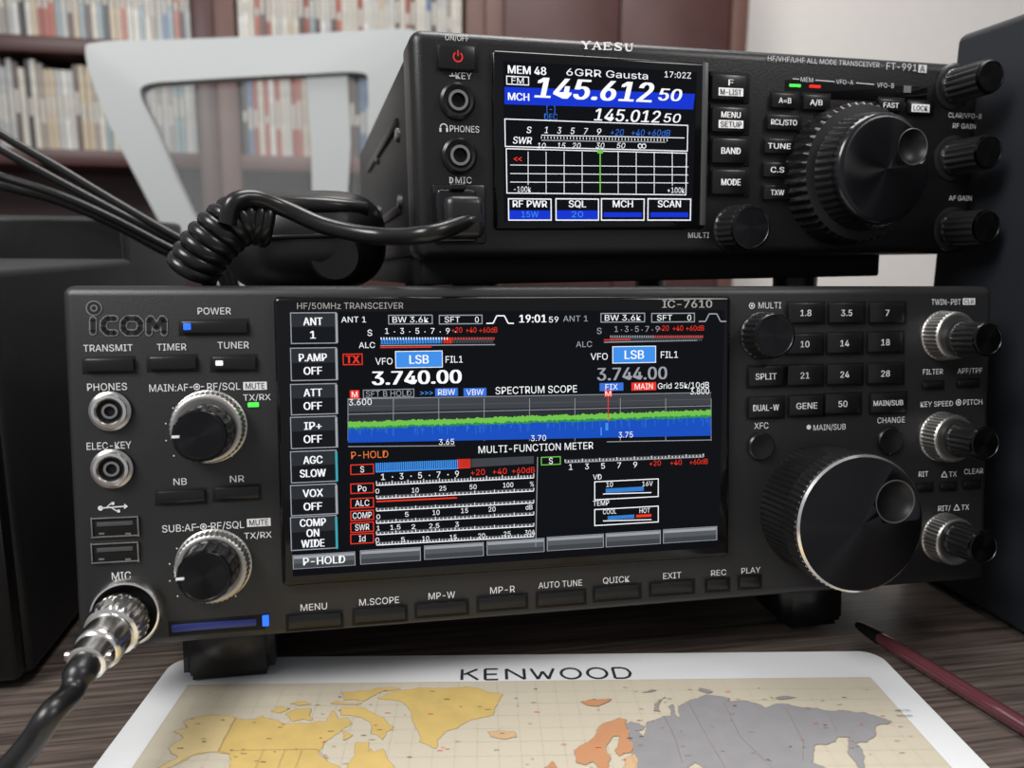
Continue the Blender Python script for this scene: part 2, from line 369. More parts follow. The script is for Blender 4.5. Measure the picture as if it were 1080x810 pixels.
for i,(u,v,w) in enumerate(((342,591,66),(412,586,64),(479,581,63),(544,576.5,61),(607,572,60),(668,568,58),(728,564,57))):
    A.rect(u,v,w,15,S_g,D(1)); A.rect(u,v,w-1.5,14,S_mg,D(2)); A.rect(u,v+4.2,w-2,5,S_d3,D(2.6)); A.rect(u,v-4.8,w-2,3,S_g,D(3))
tx('P-HOLD',342,591,8,S_w,44,4,.015)
A.done('display_screen',ic)['label']='lit display with frequency readout and spectrum scope'

# ---- panel lettering ----
A=Acc(IC); lt=lambda s,u,v,h,w=None,off=.00015,m=M_letter:A.text(s,u,v,h,m,w,off)
LG=[[(98,337),(98,350)],[(121,336),(113,336),(109,340),(109,347),(113,351),(121,351)],[(134,336),(144,336),(148,340),(148,347),(144,351),(134,351),(130,347),(130,340),(134,336)],
    [(157,351),(157,338),(159,336),(165,346),(171,336),(173,338),(173,351)]]
for pth in LG: A.stroke(pth,7.5,M_logo,.0002)
for pth in LG: A.stroke(pth,5,M_logod,.0003)
A.arc(99,325,8,8,0,2*math.pi,M_logo,.0002); A.arc(99,325,6.8,6.8,0,2*math.pi,M_logod,.0003); A.arc(99,325,3.6,1.2,0,2*math.pi,M_logo,.0004)
for s,u,v,h,w in (('POWER',226,328,7,35),('TRANSMIT',114,367,7,52),('TIMER',181,366,7,31),('TUNER',246,364,7,33),('PHONES',113,408,7.5,42),('ELEC-KEY',115,470,7.5,47),('MAIN:AF',178,409,7.5,41),('RF/SQL',236,407.5,7.5,35),('TX/RX',271,419,6.5,29),
  ('NB',190,508,7,14),('NR',250,505,7,15),('SUB:AF',189,557,7.5,36),('RF/SQL',240,554,7.5,35),('TX/RX',272,564.5,6.5,29),('MIC',128,607,7.5,20),
  ('MENU',331,640,7,28),('M.SCOPE',400,634,7,42),('MP-W',466,628,7,28),('MP-R',530,622,7,26),('AUTO TUNE',591,616,6.5,46),('QUICK',650,611.5,6.5,28),('EXIT',709,607,6.5,19),('REC',758,604,6,16),('PLAY',792,601.5,6,20),
  ('MULTI',812,322,6.5,24),('XFC',803,449,6.5,15),('MAIN/SUB',875,450.5,6,34),('CHANGE',940,443,6,29),('TWIN-PBT',998,318.5,6,31),('FILTER',984,392,5.5,21),('APF/TPF',1023,391,5.5,26),
  ('KEY SPEED',988,426,5.5,34),('PITCH',1026,424,5.5,20),('RIT',974,500,5.5,10),('TX',1005,500,5.5,8),('CLEAR',1027,497,5.5,20),('RIT/',996,536,5.5,13),('TX',1018,535,5.5,8)):
    lt(s,u,v,h,w)
for u,v in ((996,500),(1009,535)): A.line(u-3,v+3,u,v-3,.9,M_letter,.0002); A.line(u,v-3,u+3,v+3,.9,M_letter,.0002); A.line(u-3,v+3,u+3,v+3,.9,M_letter,.0002)
A.text('HF/50MHz TRANSCEIVER',370,322.5,6.5,M_dim,112,.0038)
A.text('IC-7610',725,320.5,8,M_dim,52,.0038,.02)
for u,v in ((207.5,408),(214.5,555.5),(793,322.5),(1011,424.5)):
    A.arc(u,v,3.4,1.0,0,2*math.pi,M_letter,.0002); A.arc(u,v,1.3,1.2,0,2*math.pi,M_letter,.0002)
for u,v in ((201.5,408.3),(213.5,407.7),(208.5,555.9),(220.5,555.2)): A.rect(u,v,3,1,M_letter,.0002)
for u,v in ((269,407),(273,551)):
    A.rect(u,v,25,8.5,M_letter,.0002); A.text('MUTE',u,v,6,M_groove,20,.0003)
A.rect(1022,318,13,7,M_letter,.0002); A.text('CLR',1022,318,4.5,M_groove,10,.0003)
A.arc(853,450.5,2.6,2.6,0,6.283,M_letter,.0002)
A.line(106,536,131,534,1.3,M_letter,.0002); A.line(112,535.5,117,531,1.1,M_letter,.0002); A.line(117,535,123,539,1.1,M_letter,.0002); A.arc(106,536,2.6,2.6,0,6.283,M_letter,.0002); A.poly([(131,537),(135,534),(131,531)],.0002,M_letter)
A.rect(119,531,3,3,M_letter,.0002); A.rect(125,539,3,3,M_letter,.0002)
for u,v,rr in ((214,455,40),(218,603,40)):
    for k in range(11):
        an=math.radians(-130+26*k); uu=u+rr*math.sin(an); vv=v-rr*math.cos(an); A.rect(uu,vv,1.4,1.4,M_letter,.0002)
B=[(226,345,70,13),(115,385,52,14),(182,383,50,14),(247,383,46,14),(191,524,50,13),(250,520,47,13),(332,655,56,14),(401,648.5,54,14),(466,642,53,13),(530,635.5,50,13),(592,631,49,13),(651,625,47,13),(709,620,44,12),(757,617,22,11),(791,614,21,11),
   (984,406,20,6),(1021,404,20,6),(975,514,15,6),(1000,513,15,6),(1025,511,15,6)]
for u,v,w,h in B:
    pbox(IC,'button_recess',u,v,w+5,h+5,-.001,.0001,M_groove,ic,.0001)
    pbox(IC,'button',u,v,w,h,0,.0016,M_key,ic,.0006)
K=[('1.8',850,330),('3.5',893,330),('7',936,330),('10',849,363),('14',891,362),('18',934,361),('21',849,396),('24',891,395),('28',934,394),('SPLIT',808,397),('DUAL-W',808,430),('GENE',851,428),('50',889,426),('MAIN/SUB',937,425)]
for s,u,v in K:
    pbox(IC,'button_recess',u,v,41,25,-.001,.0001,M_groove,ic,.0001)
    pbox(IC,'button',u,v,36,21,0,.0018,M_key,ic,.0006)
    A.text(s,u,v,6.5 if len(s)<7 else 5.5,M_letter,31 if s=='MAIN/SUB' else 27 if s=='DUAL-W' else 22 if s in('SPLIT','GENE') else None,.0020,.01)
A.done('panel_lettering',ic)
for u,v in ((803,471),(939,465)):
    x,z,Z=IC.P(u,v,.001); rr=14.5*Z/F
    lathe('button',[(rr*1.08,0,0,0),(rr*1.08,.0003,0,0),(rr,.0004,1,0),(rr,.0012,1,0),(rr*.9,.0017,1,0),(rr*.3,.0012,1,0)],[M_groove,M_key],ic,(x,0,z),48)
pbox(IC,'indicator_light',197,344.5,8,7,.0013,.0020,M_lblue,ic); pbox(IC,'indicator_light',231,383,8,5.5,.0013,.0020,M_lwhite,ic)
pbox(IC,'indicator_light',267,427,12,5,-.0002,.0006,M_lgreen,ic)
pbox(IC,'card_slot',229,660,102,16,-.001,.0002,M_groove,ic,.0001)
pbox(IC,'memory_card',226,660,90,8,.0002,.0012,M_card,ic); pbox(IC,'indicator_light',280,655,7,12,.0002,.0009,M_lblue,ic)
for u,v in ((115,434),(117,495)):
    x,z,Z=IC.P(u,v,.002); rr=21*Z/F
    lathe('jack_socket',[(rr,0,0,0),(rr,.0012,0,0),(rr*.86,.0016,1,0),(rr*.82,.0025,2,0),(rr*.68,.0027,2,0),(rr*.60,.0022,1,0),(rr*.5,.0010,3,0),(rr*.42,.0010,3,0),(rr*.38,.0016,1,0),(rr*.26,.0016,1,0),(rr*.22,.0006,3,0),(rr*.1,.0006,3,0)],[M_groove,M_steel,M_silver,M_groove],ic,(x,0,z),48)
for v in (556,583):
    pbox(IC,'usb_port',121,v,51,22,-.001,.0005,M_groove,ic,.0002)
    for uu,vv,ww,hh in ((121,v-9.8,50,1.4),(121,v+9.8,50,1.4),(96.5,v,1.6,20),(145.5,v,1.6,20)): pbox(IC,'usb_port_rim',uu,vv,ww,hh,.0004,.0010,M_steel,ic,.0001)
    pbox(IC,'usb_tongue',121,v-3.5,38,4.5,.0005,.0008,M_bez,ic,.0001)
    for uu in (107,135): pbox(IC,'usb_spring',uu,v+7,6,2,.0005,.0009,M_steel,ic,.0001)
def knob(fr,parent,u,v,rp,prot,y0=0,kn=.0005,mats=None,n=30,dot=False,label=None):
    x,z,Z=fr.P(u,v,prot); R=rp*Z/F; d=prot-y0
    m=mats or [M_rub,M_key,M_groove]
    pr=[(R*1.04,0,0,0),(R*1.04,d*.08,0,0),(R,d*.12,0,0),(R*1.0,d*.14,0,kn),(R*.985,d*.86,0,kn),(R*.95,d*.93,0,0),(R*.9,d*.99,1,0),(R*.82,d,1,0),(R*.80,d*.985,1,0),(R*.1,d*.985,1,0)]
    o=lathe('knob',pr,m,parent,(x,-y0,z),n*6,n)
    if label: o['label']=label
    if dot: box('pointer_mark',-R*.92,-R*.66,-d-.0003,-d+.0004,-.0004,.0004,M_letter,o,.0001)
    return o,x,z,R
for u,v,rp in ((217,452,38),(222,601,38)):
    knob(IC,ic,u,v,rp,.0055,0,.0003,[M_satin,M_satin,M_groove],n=44,label='satin silver outer ring knob')
    knob(IC,ic,u-7,v+8,rp*.78,.017,.0055,.0008,[M_rub,M_cap,M_groove],n=16,dot=True)
knob(IC,ic,818,354,25,.010,0,.0005,[M_rub,M_cap,M_groove],n=24)
for a1,b1,a2,b2 in ((1010,354,1043,358),(1008,463,1040,468),(1010,572,1038,578)):
    knob(IC,ic,a1,b1,26,.008,0,.0004,[M_satin,M_satin,M_groove],n=36,label='satin silver outer ring knob')
    knob(IC,ic,a2,b2,19,.021,.008,.0007,[M_rub,M_cap,M_groove],n=18)
def dimple(o,cx_,cz_,q,prot,ring):
    bore(o,cx_,cz_,q*1.03,prot-.0045,prot+.003)
    lathe('finger_dimple',[(q*.03,-.0030,1,0),(q*.35,-.0028,1,0),(q*.65,-.0021,1,0),(q*.88,-.0009,1,0),(q*.98,.0001,1,0),(q*1.02,.0003,0,0),(q*1.06,.0002,0,0),(q*1.065,-.0004,0,0),(q*1.0,-.0006,0,0),(q*1.0,-.0040,0,0)],[ring,M_bowl],o,(cx_,-prot,cz_),64)
def dial(fr,parent,u,v,rp,prot,skirt,ring,du,dv,dr):
    x,z,Z=fr.P(u,v,prot); R=rp*Z/F; S=R*skirt
    pr=[(S,0,0,0),(S,prot*.1,0,.0008),(S*.99,prot*.55,0,.0008),(S*.97,prot*.6,0,0),(R*1.02,prot*.68,0,0),(R*1.02,prot*.72,0,.0004),(R*1.01,prot*.93,0,.0004),(R,prot*.94,1,0),(R*.998,prot*.975,1,0),(R*.965,prot,1,0),(R*.955,prot,2,0),(R*.6,prot*1.008,2,0),(R*.3,prot*1.012,2,0),(R*.02,prot*1.014,2,0)]
    o=lathe('tuning_dial',pr,[M_rub,ring,M_spun],parent,(x,0,z),288,72)
    fx,fz,Z=fr.P(du,dv,prot); q=dr*Z/F
    dimple(o,fx-x,fz-z,q,prot+.0001,M_bez)
    return o
dial(IC,ic,909,553,74,.026,1.0,M_silver,944,529,22)

# ======================= smaller transceiver =======================
YW=.2455
ya=empty('radio_transceiver',YA.M(),'compact black transceiver with colour display resting on the wide transceiver','radio')
box('body',.001,YW-.004,.014,.275,.002,.078,M_body,ya,.003)
box('front_panel',0,YW,0,.024,0,.080,M_body,ya,.0045,5)
box('side_rib',-.0005,.002,.05,.20,.02,.024,M_key,ya,.0005); box('side_rib',-.0005,.002,.05,.20,.055,.059,M_key,ya,.0005)
for y in (.05,.14):
    for z in (.028,.055):
        o=lathe('screw',[(.003,0,0,0),(.003,.0012,0,0),(.002,.0018,0,0),(.0003,.0016,0,0)],[M_steel],ya,(.0012,y,z-.003 if y<.1 else z),24); o.rotation_euler=(0,0,math.radians(-90))
ICi=IC.M().inverted()
hgt=lambda x,y:(ICi@YA.W(x,y,0)).z-.119
tz=min(hgt(x,y) for x in (.004,.212) for y in (.016,.2))-.0020
box('gap_dark_slab',.004,.212,.016,.26,-tz,.003,M_groove,ya,.001)  # added black slab that keeps the gap between the radios dark
for x,y in ((.03,.04),(.185,.04),(.03,.2),(.185,.2)):
    h=hgt(x,y)
    o=lathe('foot',[(.010,tz-.002,0,0),(.010,h-.001,0,0),(.009,h-.0002,0,0)],[M_rub],ya,(x,y,0),32); o.rotation_euler=(math.radians(90),0,0)
quadbox(YA,'display_bezel',[(520,51),(748,66),(744,240),(521,245)],-.001,.0025,M_gloss,ya,.0015)
pbox(YA,'bezel_edge',743,153,6,166,.0020,.0028,M_bez,ya,.0003)
A=Acc(YA); q=.0027
A.poly([(531,64),(735,76),(730,234),(532,234)][::-1],D(0),S_bg)
tx('MEM 48',556,74,8,S_w,40,4,.02,.0); tx('6GRR Gausta',641,78,7,S_w,86); tx('17:02Z',715,79,6,S_w,28)
A.frame(546,85,24,9,S_w,D(3),1); tx('FM',546,85,6,S_w,13,4)
A.poly([(532,110),(731,115.5),(733,99),(532,91.5)],D(1),S_yb)
tx('MCH',547,102,7.5,S_w,22,4,.02)
tx('145.612',628,95,20,S_w,124,4,.035,.2); tx('50',707,100,12,S_w,24,4,.03,.2)
tx('145.012',662,122,12,S_w,70,4,.015,.2); tx('50',709,124.5,9,S_w,18,4,.01,.2)
tx('[-]',581,115,6,S_bl,9); tx('DEC',581,123,6,S_bl,14)
A.frame(632,143,193,28,S_w,D(2),1)
tx('S',558,137,6.5,S_w,5,4,.01,.2); tx('SWR',551,148,7,S_w,20,4,.01,.2)
for i,s in enumerate('13579'): tx(s,576+i*14,137+i*.5,6.5,S_w,4.5,4,0,.2)
for i,s in enumerate(('+20','+40','+60dB')): tx(s,651+i*22,139.5+i*.3,6.5,S_bl,14 if i<2 else 24,4,0,.2)
A.line(571,142.5,722,145.5,.8,S_w,D(3)); A.line(571,148,702,150,1.1,S_g,D(3))
for i in range(40): A.rect(571+i*3.4,145+i*.07,.7,2.6,S_w,D(3))
for u,s in ((571,'10'),(592,'15'),(608,'20'),(633,'30'),(655,'50')): tx(s,u,153.5,5.5,S_w,9,4,0,.2)
A.arc(675,154,2.6,.9,0,6.283,S_w,D(4)); A.arc(679.2,154,2.6,.9,0,6.283,S_w,D(4))
A.frame(632,182,190,45,S_w,D(2),1)
for i in range(1,10): A.line(538+i*19,160,538+i*19,204,.7,S_w if i!=5 else S_gr,D(2))
for k in (0,1,2): A.line(538,174+k*9,726,176+k*8.5,.7,S_w,D(2))
A.line(633,160,633,204,1.4,S_gr,D(3)); A.rect(633,160,6,3.5,S_gr,D(4))
tx('<<',546,167,6,S_r,8,4,.03); A.rect(551,199,20,8,S_bg,D(3)); A.rect(713,200,20,8,S_bg,D(3)); tx('-100k',551,199.5,5.5,S_w,18,4); tx('+100k',713,200.5,5.5,S_w,18,4)
for u,s,t,w in ((559,'RF PWR','15W',36),(609,'SQL','20',18),(657,'MCH','',21),(706,'SCAN','',24)):
    A.frame(u,221,46,23,S_w,D(2),1.2); A.rect(u,226.5,43,9,S_yb if t else S_bg,D(3)); tx(s,u,215,7,S_w,w,4,.015)
    if t: tx(t,u,226,6,S_lb,6*len(t),5)
    else: A.rect(u,226.5,40,5,S_yb,D(4))
A.done('display_screen',ya)['label']='lit colour display with frequency readout'
A=Acc(YA); lt=lambda s,u,v,h,w=None,off=.0003,m=M_letter:A.text(s,u,v,h,m,w,off)
# serif maker's wordmark drawn stroke by stroke
Sx=lambda i:613.5+i*11.3; Sy=lambda i:43.3+i*.62
YS={0:[(0,0,4.5,4.2,2),(9,0,4.5,4.2,1),(4.5,4,4.5,8,2),(-.8,.3,2.8,.3,.8),(6.6,.3,9.8,.3,.8),(2.6,8,6.4,8,.8)],
 1:[(4.5,0,.8,8,1),(4.5,0,8.2,8,2),(2.3,5.3,6.8,5.3,.8),(-.8,8,2.6,8,.8),(6.2,8,10,8,.8)],
 2:[(1.8,0,1.8,8,2),(0,.3,8,.3,.9),(1.8,4,6,4,.8),(0,7.7,8.5,7.7,.9),(8,0,8,2.2,.9),(8.5,5.8,8.5,8,.9),(6,2.8,6,5.2,.9)],
 3:[(8,2.6,8,.2,.9),(8,1.6,5.6,.2,1),(5.6,.2,3,.2,1.2),(3,.2,1.2,1.8,1.6),(1.2,1.8,2.4,3.4,1.9),(2.4,3.4,6.8,4.8,2),(6.8,4.8,8,6.4,1.9),(8,6.4,6,7.8,1.5),(6,7.8,3,7.8,1),(3,7.8,1,6.2,1),(1,5.4,1,8,.9)],
 4:[(1.8,0,1.8,5.5,2),(1.8,5.3,2.7,7.3,1.9),(2.7,7.3,4.7,8,1.4),(4.7,8,6.8,7.2,1.1),(6.8,7.2,7.5,5.5,1),(7.5,5.6,7.5,0,1),(0,.3,3.8,.3,.8),(5.8,.3,9.2,.3,.8)]}
for i,L in YS.items():
    for x0,y0,x1,y1,t in L: A.line(Sx(i)+x0*1.02,Sy(i)+y0*1.0,Sx(i)+x1*1.02,Sy(i)+y1*1.0,t,M_white,.0006)
for s,u,v,h,w in (('ON/OFF',482,40,5.5,25),('KEY',489,80,6.5,17),('PHONES',490,136,6.5,31),('MIC',489,190,6.5,17),
    ('HF/VHF/UHF ALL MODE TRANSCEIVER',870,65,5,118),('FT-991',951,70.5,7,32),('MEM',851,84,4.5,13),('VFO-A',891,86.5,4.5,18),('VFO-B',934,90,4.5,18),
    ('CLAR/VFO-B',1018,122,5,35),('RF GAIN',1017,133,5,24),('AF GAIN',1013,209,5,24),('MULTI',737,248,5.5,22)): lt(s,u,v,h,w,.0004)
A.rect(973,72.5,9,8,M_letter,.0004); A.text('A',973,72.5,6,M_body,5,.0006)
for s,u,v,w in (('FAST',940,111,24),('LOCK',971,114,24)):
    pbox(YA,'button_recess',u,v,w+4,16,-.001,.0003,M_groove,ya,.0001)
    pbox(YA,'button',u,v,w,12,0,.0018,M_key,ya,.0005)
A.text('FAST',940,111,5,M_white,16,.0020,.01); A.rect(971,114,19,8,M_white,.0019); A.text('LOCK',971,114,5,M_groove,15,.0021,.01)
A.rect(957,94,8,7,M_logo,.0004); A.line(836,83,843,83.5,.9,M_letter,.0004); A.line(860,84.5,880,86,.9,M_letter,.0004);A.line(903,87.5,922,89,.9,M_letter,.0004)
A.line(474,80,480,80,1.2,M_letter,.0004); A.line(477,77,477,80,1.2,M_letter,.0004)
A.arc(468,134.5,4.2,1.1,0,math.pi,M_letter,.0004); A.rect(464.5,137,2,4,M_letter,.0004); A.rect(471.5,137,2,4,M_letter,.0004)
A.arc(475,190,3.2,1,-1.57,1.57,M_letter,.0004); A.rect(474.6,190,1,6.4,M_letter,.0004)
pbox(YA,'power_button_recess',482,60,45,29,-.001,.0002,M_groove,ya,.0001)
pbox(YA,'power_button',482,60,40,25,0,.0022,M_key,ya,.0009)
A.arc(483,60,5.5,1.5,math.radians(125),math.radians(415),M_red,.0024); A.rect(483,56,1.5,6,M_red,.0024)
for v,s1,s2 in ((92,'F','M-LIST'),(126,'MENU','SETUP'),(159,'BAND',''),(192,'MODE','')):
    pbox(YA,'button_recess',770,v,42,31,-.001,.0008,M_groove,ya,.0002); pbox(YA,'button',770,v,37,26,0,.0026,M_key,ya,.0009)
    if s2:
        A.text(s1,771,v-5,6,M_white,5 if s1=='F' else 20,.0028,.02); A.rect(771,v+5,26,8,M_white,.0027); A.text(s2,771,v+5,5.5,M_groove,22,.0029,.01)
    else: A.text(s1,771,v,6.5,M_white,20,.0028,.02)
for s,u,v,w in (('A=B',828,106,26),('A/B',861,108,26),('RCL/STO',827,129,34),('TUNE',822,154,30),('C.S',820,179,28),('TXW',820,203,28)):
    pbox(YA,'button_recess',u,v,w+4,19,-.001,.0003,M_groove,ya,.0001)
    pbox(YA,'button',u,v,w,15,0,.0018,M_key,ya,.0005); A.text(s,u,v,5.5,M_white,w*.8 if len(s)>3 else w*.5,.0020,.01)
A.done('panel_lettering',ya)
pbox(YA,'indicator_light',839,90,12,3,0,.0006,M_lgreen,ya); pbox(YA,'indicator_light',860,91,12,3,0,.0006,M_lred,ya)
pbox(YA,'control_strip',905,97,150,17,-.001,.0002,M_gloss,ya,.0001)
for u,v in ((483,106),(485,164)):
    x,z,Z=YA.P(u,v,.002); rr=19*Z/F
    lathe('jack_socket',[(rr,0,0,0),(rr,.002,0,0),(rr*.85,.0028,1,0),(rr*.75,.0026,0,0),(rr*.62,.0020,0,0),(rr*.55,.0030,2,0),(rr*.4,.0030,2,0),(rr*.33,.0010,0,0),(rr*.1,.0008,0,0)],[M_groove,M_key,M_steel],ya,(x,0,z),48)
pbox(YA,'microphone_socket',485,226,56,62,-.001,.0012,M_key,ya,.001)
M_rubl=mat('knob_black_satin',(.02,.02,.021),.3,metal=.3,spec=.6)
knob(YA,ya,793,240,25,.013,0,.0006,[M_rubl,M_cap,M_groove],n=24)
for u,v in ((1046,80),(1044,160),(1042,239)):
    knob(YA,ya,u,v,18.5,.019,0,.0008,[M_rubl,M_cap,M_groove],n=16)
    x,z,Z=YA.P(u,v,.019); lathe('knob_collar',[(.0095,-.0005,0,0),(.0095,.0006,0,0),(.0085,.0010,0,0),(.007,.001,0,0)],[M_rubl],ya,(x,0,z),48)
def ydial():
    x,z,Z=YA.P(915,181,.010); S=74*Z/F
    x2,z2,Z2=YA.P(934,178,.024); R=57*Z2/F
    pr=[(S,0,0,0),(S,.002,0,.0016),(S*.98,.010,0,.0016),(S*.93,.0115,0,0),(R*1.10,.012,0,0),(R*1.10,.013,0,.0007),(R*1.05,.020,0,.0007),(R*1.03,.0215,1,0),(R*1.0,.0232,1,0),(R*.95,.0240,1,0),(R*.90,.0242,2,0),(R*.5,.0245,2,0),(R*.02,.0247,2,0)]
    o=lathe('tuning_dial',pr,[M_rub,M_dimple,M_spun],ya,(x2,0,z2),288,48)
    fx,fz,Z=YA.P(962,155,.024); qq=18*Z/F
    dimple(o,fx-x2,fz-z2,qq,.0242,M_bez)
ydial()

# ======================= hand microphone, plugs, cables =======================
hm=empty('hand_microphone',Matrix.Translation(WP(330,285,.075)),'black hand microphone with coiled cord lying on the transceiver','microphone')
hm0=hm.matrix_world.translation.copy()
zi=lambda y:.1462-.1132*y
cx=WP(332,250,.085).x-.003
V=[];Fc=[];nu,nv=48,24
se=lambda w,e:math.copysign(abs(w)**e,w)
for j in range(nv+1):
    ph=-math.pi/2+math.pi*j/nv
    for i in range(nu):
        th=2*math.pi*i/nu; c=math.cos(th);s_=math.sin(th)
        X=.0325*se(c,.75)*se(math.cos(ph),.55); Y=.027*se(s_,.85)*se(math.cos(ph),.65); Zz=.0205*se(math.sin(ph),.8)
        V.append(Vector((cx+X-hm0.x,.082+Y-hm0.y,zi(.08)+.0235+Zz+X*.04-hm0.z)))
for j in range(nv):
    for i in range(nu): Fc.append([j*nu+i,j*nu+(i+1)%nu,(j+1)*nu+(i+1)%nu,(j+1)*nu+i])
newobj('microphone_body',V,Fc,[M_rub],parent=hm,smooth=60)
sm_=[]
for i in range(49):
    th=2*math.pi*i/48; sm_.append(Vector((cx+.0325*se(math.cos(th),.75),.082+.0272*se(math.sin(th),.85),zi(.08)+.0255+.0325*se(math.cos(th),.75)*.04))-hm0)
tube('case_seam',sm_,.0010,M_key,hm,8)
rb=catm([Vector((cx-.026,.068,zi(.07)+.034)),Vector((cx-.012,.0605,zi(.07)+.036)),Vector((cx+.008,.0595,zi(.07)+.036)),Vector((cx+.024,.066,zi(.07)+.035))],6)
tube('push_to_talk_bar',[p-hm0 for p in rb],.0034,M_key,hm,14)
lathe('speaker_grille',[(.010,-.003,0,0),(.010,.001,0,0),(.009,.0018,0,0),(.006,.0014,0,0),(.002,.0014,0,0)],[M_key],hm,(cx+.012-hm0.x,.0575-hm0.y,zi(.06)+.016-hm0.z),40)
cp=catm([WP(280,234,.035),WP(258,230,.033),WP(236,243,.03),WP(216,264,.03),WP(202,286,.032)],24)
pts=[];turns=10;N=turns*24
for i in range(N+1):
    t=i/N*(len(cp)-1); k=min(int(t),len(cp)-2); p=cp[k].lerp(cp[k+1],t-k); d=(cp[k+1]-cp[k]).normalized(); n=d.cross(Vector((0,1,0))).normalized(); b=d.cross(n); an=2*math.pi*turns*i/N
    pts.append(p+(n*math.cos(an)+b*math.sin(an))*.0066)
tube('coiled_cord',[p-hm0 for p in pts],.0026,M_cord,hm,12)
px_,pz_,_=YA.P(500,232,.016); pe=YA.W(px_,-.014,pz_)
cord=catm([WP(240,236,.022),WP(246,214,.022),WP(268,209,.026),WP(300,220,.03),WP(345,239,.028),WP(400,249,.022),WP(450,247,.008),pe+Vector((-.004,-.003,-.001)),pe],10)
tube('cord',[p-hm0 for p in cord],lambda t:.0030 if t<.9 else .0030+(t-.9)*.02,M_cord,hm,14)
x,z,Z=YA.P(486,226,.013)
def ybox(name,x0,x1,o0,o1,z0,z1,m,b):
    V,Fc=boxgeo(x0,x1,-o1,-o0,z0,z1,b,3); return newobj(name,[YA.W(*v)-hm0 for v in V],Fc,[m],parent=hm)
ybox('plug',x-.0078,x+.0062,.0014,.011,z-.0095,z+.0088,M_dimple,.0012)
ybox('plug_boot',x-.0062,x+.0078,.010,.0180,z-.0085,z+.0062,M_rub,.003)
ybox('plug_latch',x-.0035,x+.0022,.002,.0130,z+.0082,z+.0104,M_dimple,.0006)

x,z,Z=IC.P(131,649,.004)
Rm=IC.M().to_3x3()@Matrix.Rotation(math.radians(12),3,'X')@Matrix.Rotation(math.radians(-8),3,'Z')
mp=rotfr(IC.W(x,0,z),Rm)
R=37*Z/F
lathe('microphone_socket',[(R,0,0,0),(R,.0022,0,0),(R*.93,.0036,0,0),(R*.88,.0038,0,0),(R*.86,.0012,1,0),(R*.5,.001,1,0)],[M_silver,M_groove],ic,(x,0,z),64)
pl=empty('microphone_plug',mp.M(),'silver round microphone plug with black cable screwed into the transceiver','plug')
lathe('coupling_ring',[(.0086,.0030,0,0),(.0090,.005,0,.0004),(.0090,.011,0,.0004),(.0083,.0122,0,0),(.0072,.0127,0,0),(.0070,.0135,0,0)],[M_silver],pl,(0,0,0),144,24)
lathe('plug_barrel',[(.0071,.013,0,0),(.0071,.021,0,0),(.0066,.0223,0,0),(.0061,.0227,0,0),(.0056,.028,0,0),(.0048,.0285,0,0)],[M_silver],pl,(0,0,0),64)
for s_ in (-1,1):
    o=lathe('screw',[(.0016,0,0,0),(.0016,.0012,0,0),(.0003,.0014,0,0)],[M_steel],pl,(s_*.0054,-.0255,.001),20); o.rotation_euler=(0,0,math.radians(90*s_))
pli=mp.M().inverted()
def ip(u,v,off): a_,b_,_=IC.P(u,v,off); return pli@IC.W(a_,-off,b_)
pathc=catm([Vector((0,-.026,0)),Vector((0,-.032,-.0005)),Vector((0,-.038,-.003)),ip(54,752,.046),ip(34,782,.047),ip(4,815,.047),ip(-40,850,.045),ip(-100,885,.04),ip(-150,890,.03)],10)
tube('cable',pathc,lambda t:.0045 if t<.14 else (.0045-(t-.14)*.02 if t<.19 else .0035),M_rub,pl,16)

a0=Vector((*DK.P(904,657,.004)[:2],.0034)); a1=Vector((*DK.P(1085,767,.004)[:2],.0034)); dd=(a1-a0)
L=.15; dd.normalize()
M_pen=mat('pen_maroon',(.10,.03,.036),.13,coat=1)
pen=empty('pen',Matrix.Translation(a0),'slim glossy maroon pen with dark tip lying on the desk','pen')
tube('pen_barrel',[dd*(L*t) for t in (0.075,.085,.12,.3,.6,.85,.98,1)],lambda t:.0024 if t<.15 else .0029,M_pen,pen,20)
tube('pen_tip',[dd*(.0125*t) for t in (0,.05,.15,.3,.5,.8,1)],lambda t:.0012+.0016*min(1,t*1.2),M_rub,pen,20)

# ======================= map mat =======================
M_matw=mat('mat_white',(.70,.71,.72),.22,var=.02,bscale=30)
M_sea=mat('map_sea_tan',(.54,.49,.385),.25,var=.03,bscale=30); M_yel=mat('map_yellow',(.58,.42,.15),.26,var=.14,bscale=150); M_org=mat('map_orange',(.50,.25,.13),.26,var=.08,bscale=150)
M_yel2=mat('map_pale_yellow',(.62,.49,.25),.26,var=.1,bscale=150)
M_gry=mat('map_grey',(.27,.265,.275),.26,var=.1,bscale=150); M_tan=mat('map_tan',(.56,.38,.22),.26,bscale=150); M_ink=mat('map_ink_grey',(.03,.03,.04),.4); M_ol=mat('map_olive',(.34,.36,.20),.45); M_grid=mat('map_grid',(.42,.38,.30),.4); M_coast=mat('map_coast_brown',(.31,.22,.13),.4)
mt=empty('desk_mat',MT.M(),'white plastic desk mat printed with a world map','desk mat')
def rrect(w,h,rad,n=8):
    P=[]
    for cx_,cz_,a_ in ((w-rad,-rad,0),(rad,-rad,90),(rad,-h+rad,180),(w-rad,-h+rad,270)):
        for k in range(n+1):
            an=math.radians(a_+90*k/n); P.append((cx_+rad*math.cos(an),cz_+rad*math.sin(an)))
    return P
P_=rrect(.277,.20,.008); n=len(P_)
newobj('mat_sheet',[(x,-.0012,z) for x,z in P_]+[(x,-.0001,z) for x,z in P_],[list(range(n)),list(range(n,2*n))]+[[i,(i+1)%n,n+(i+1)%n,n+i] for i in range(n)],[M_matw],parent=mt,smooth=0)
A=Acc(MT); o0=.0013; e=.00004
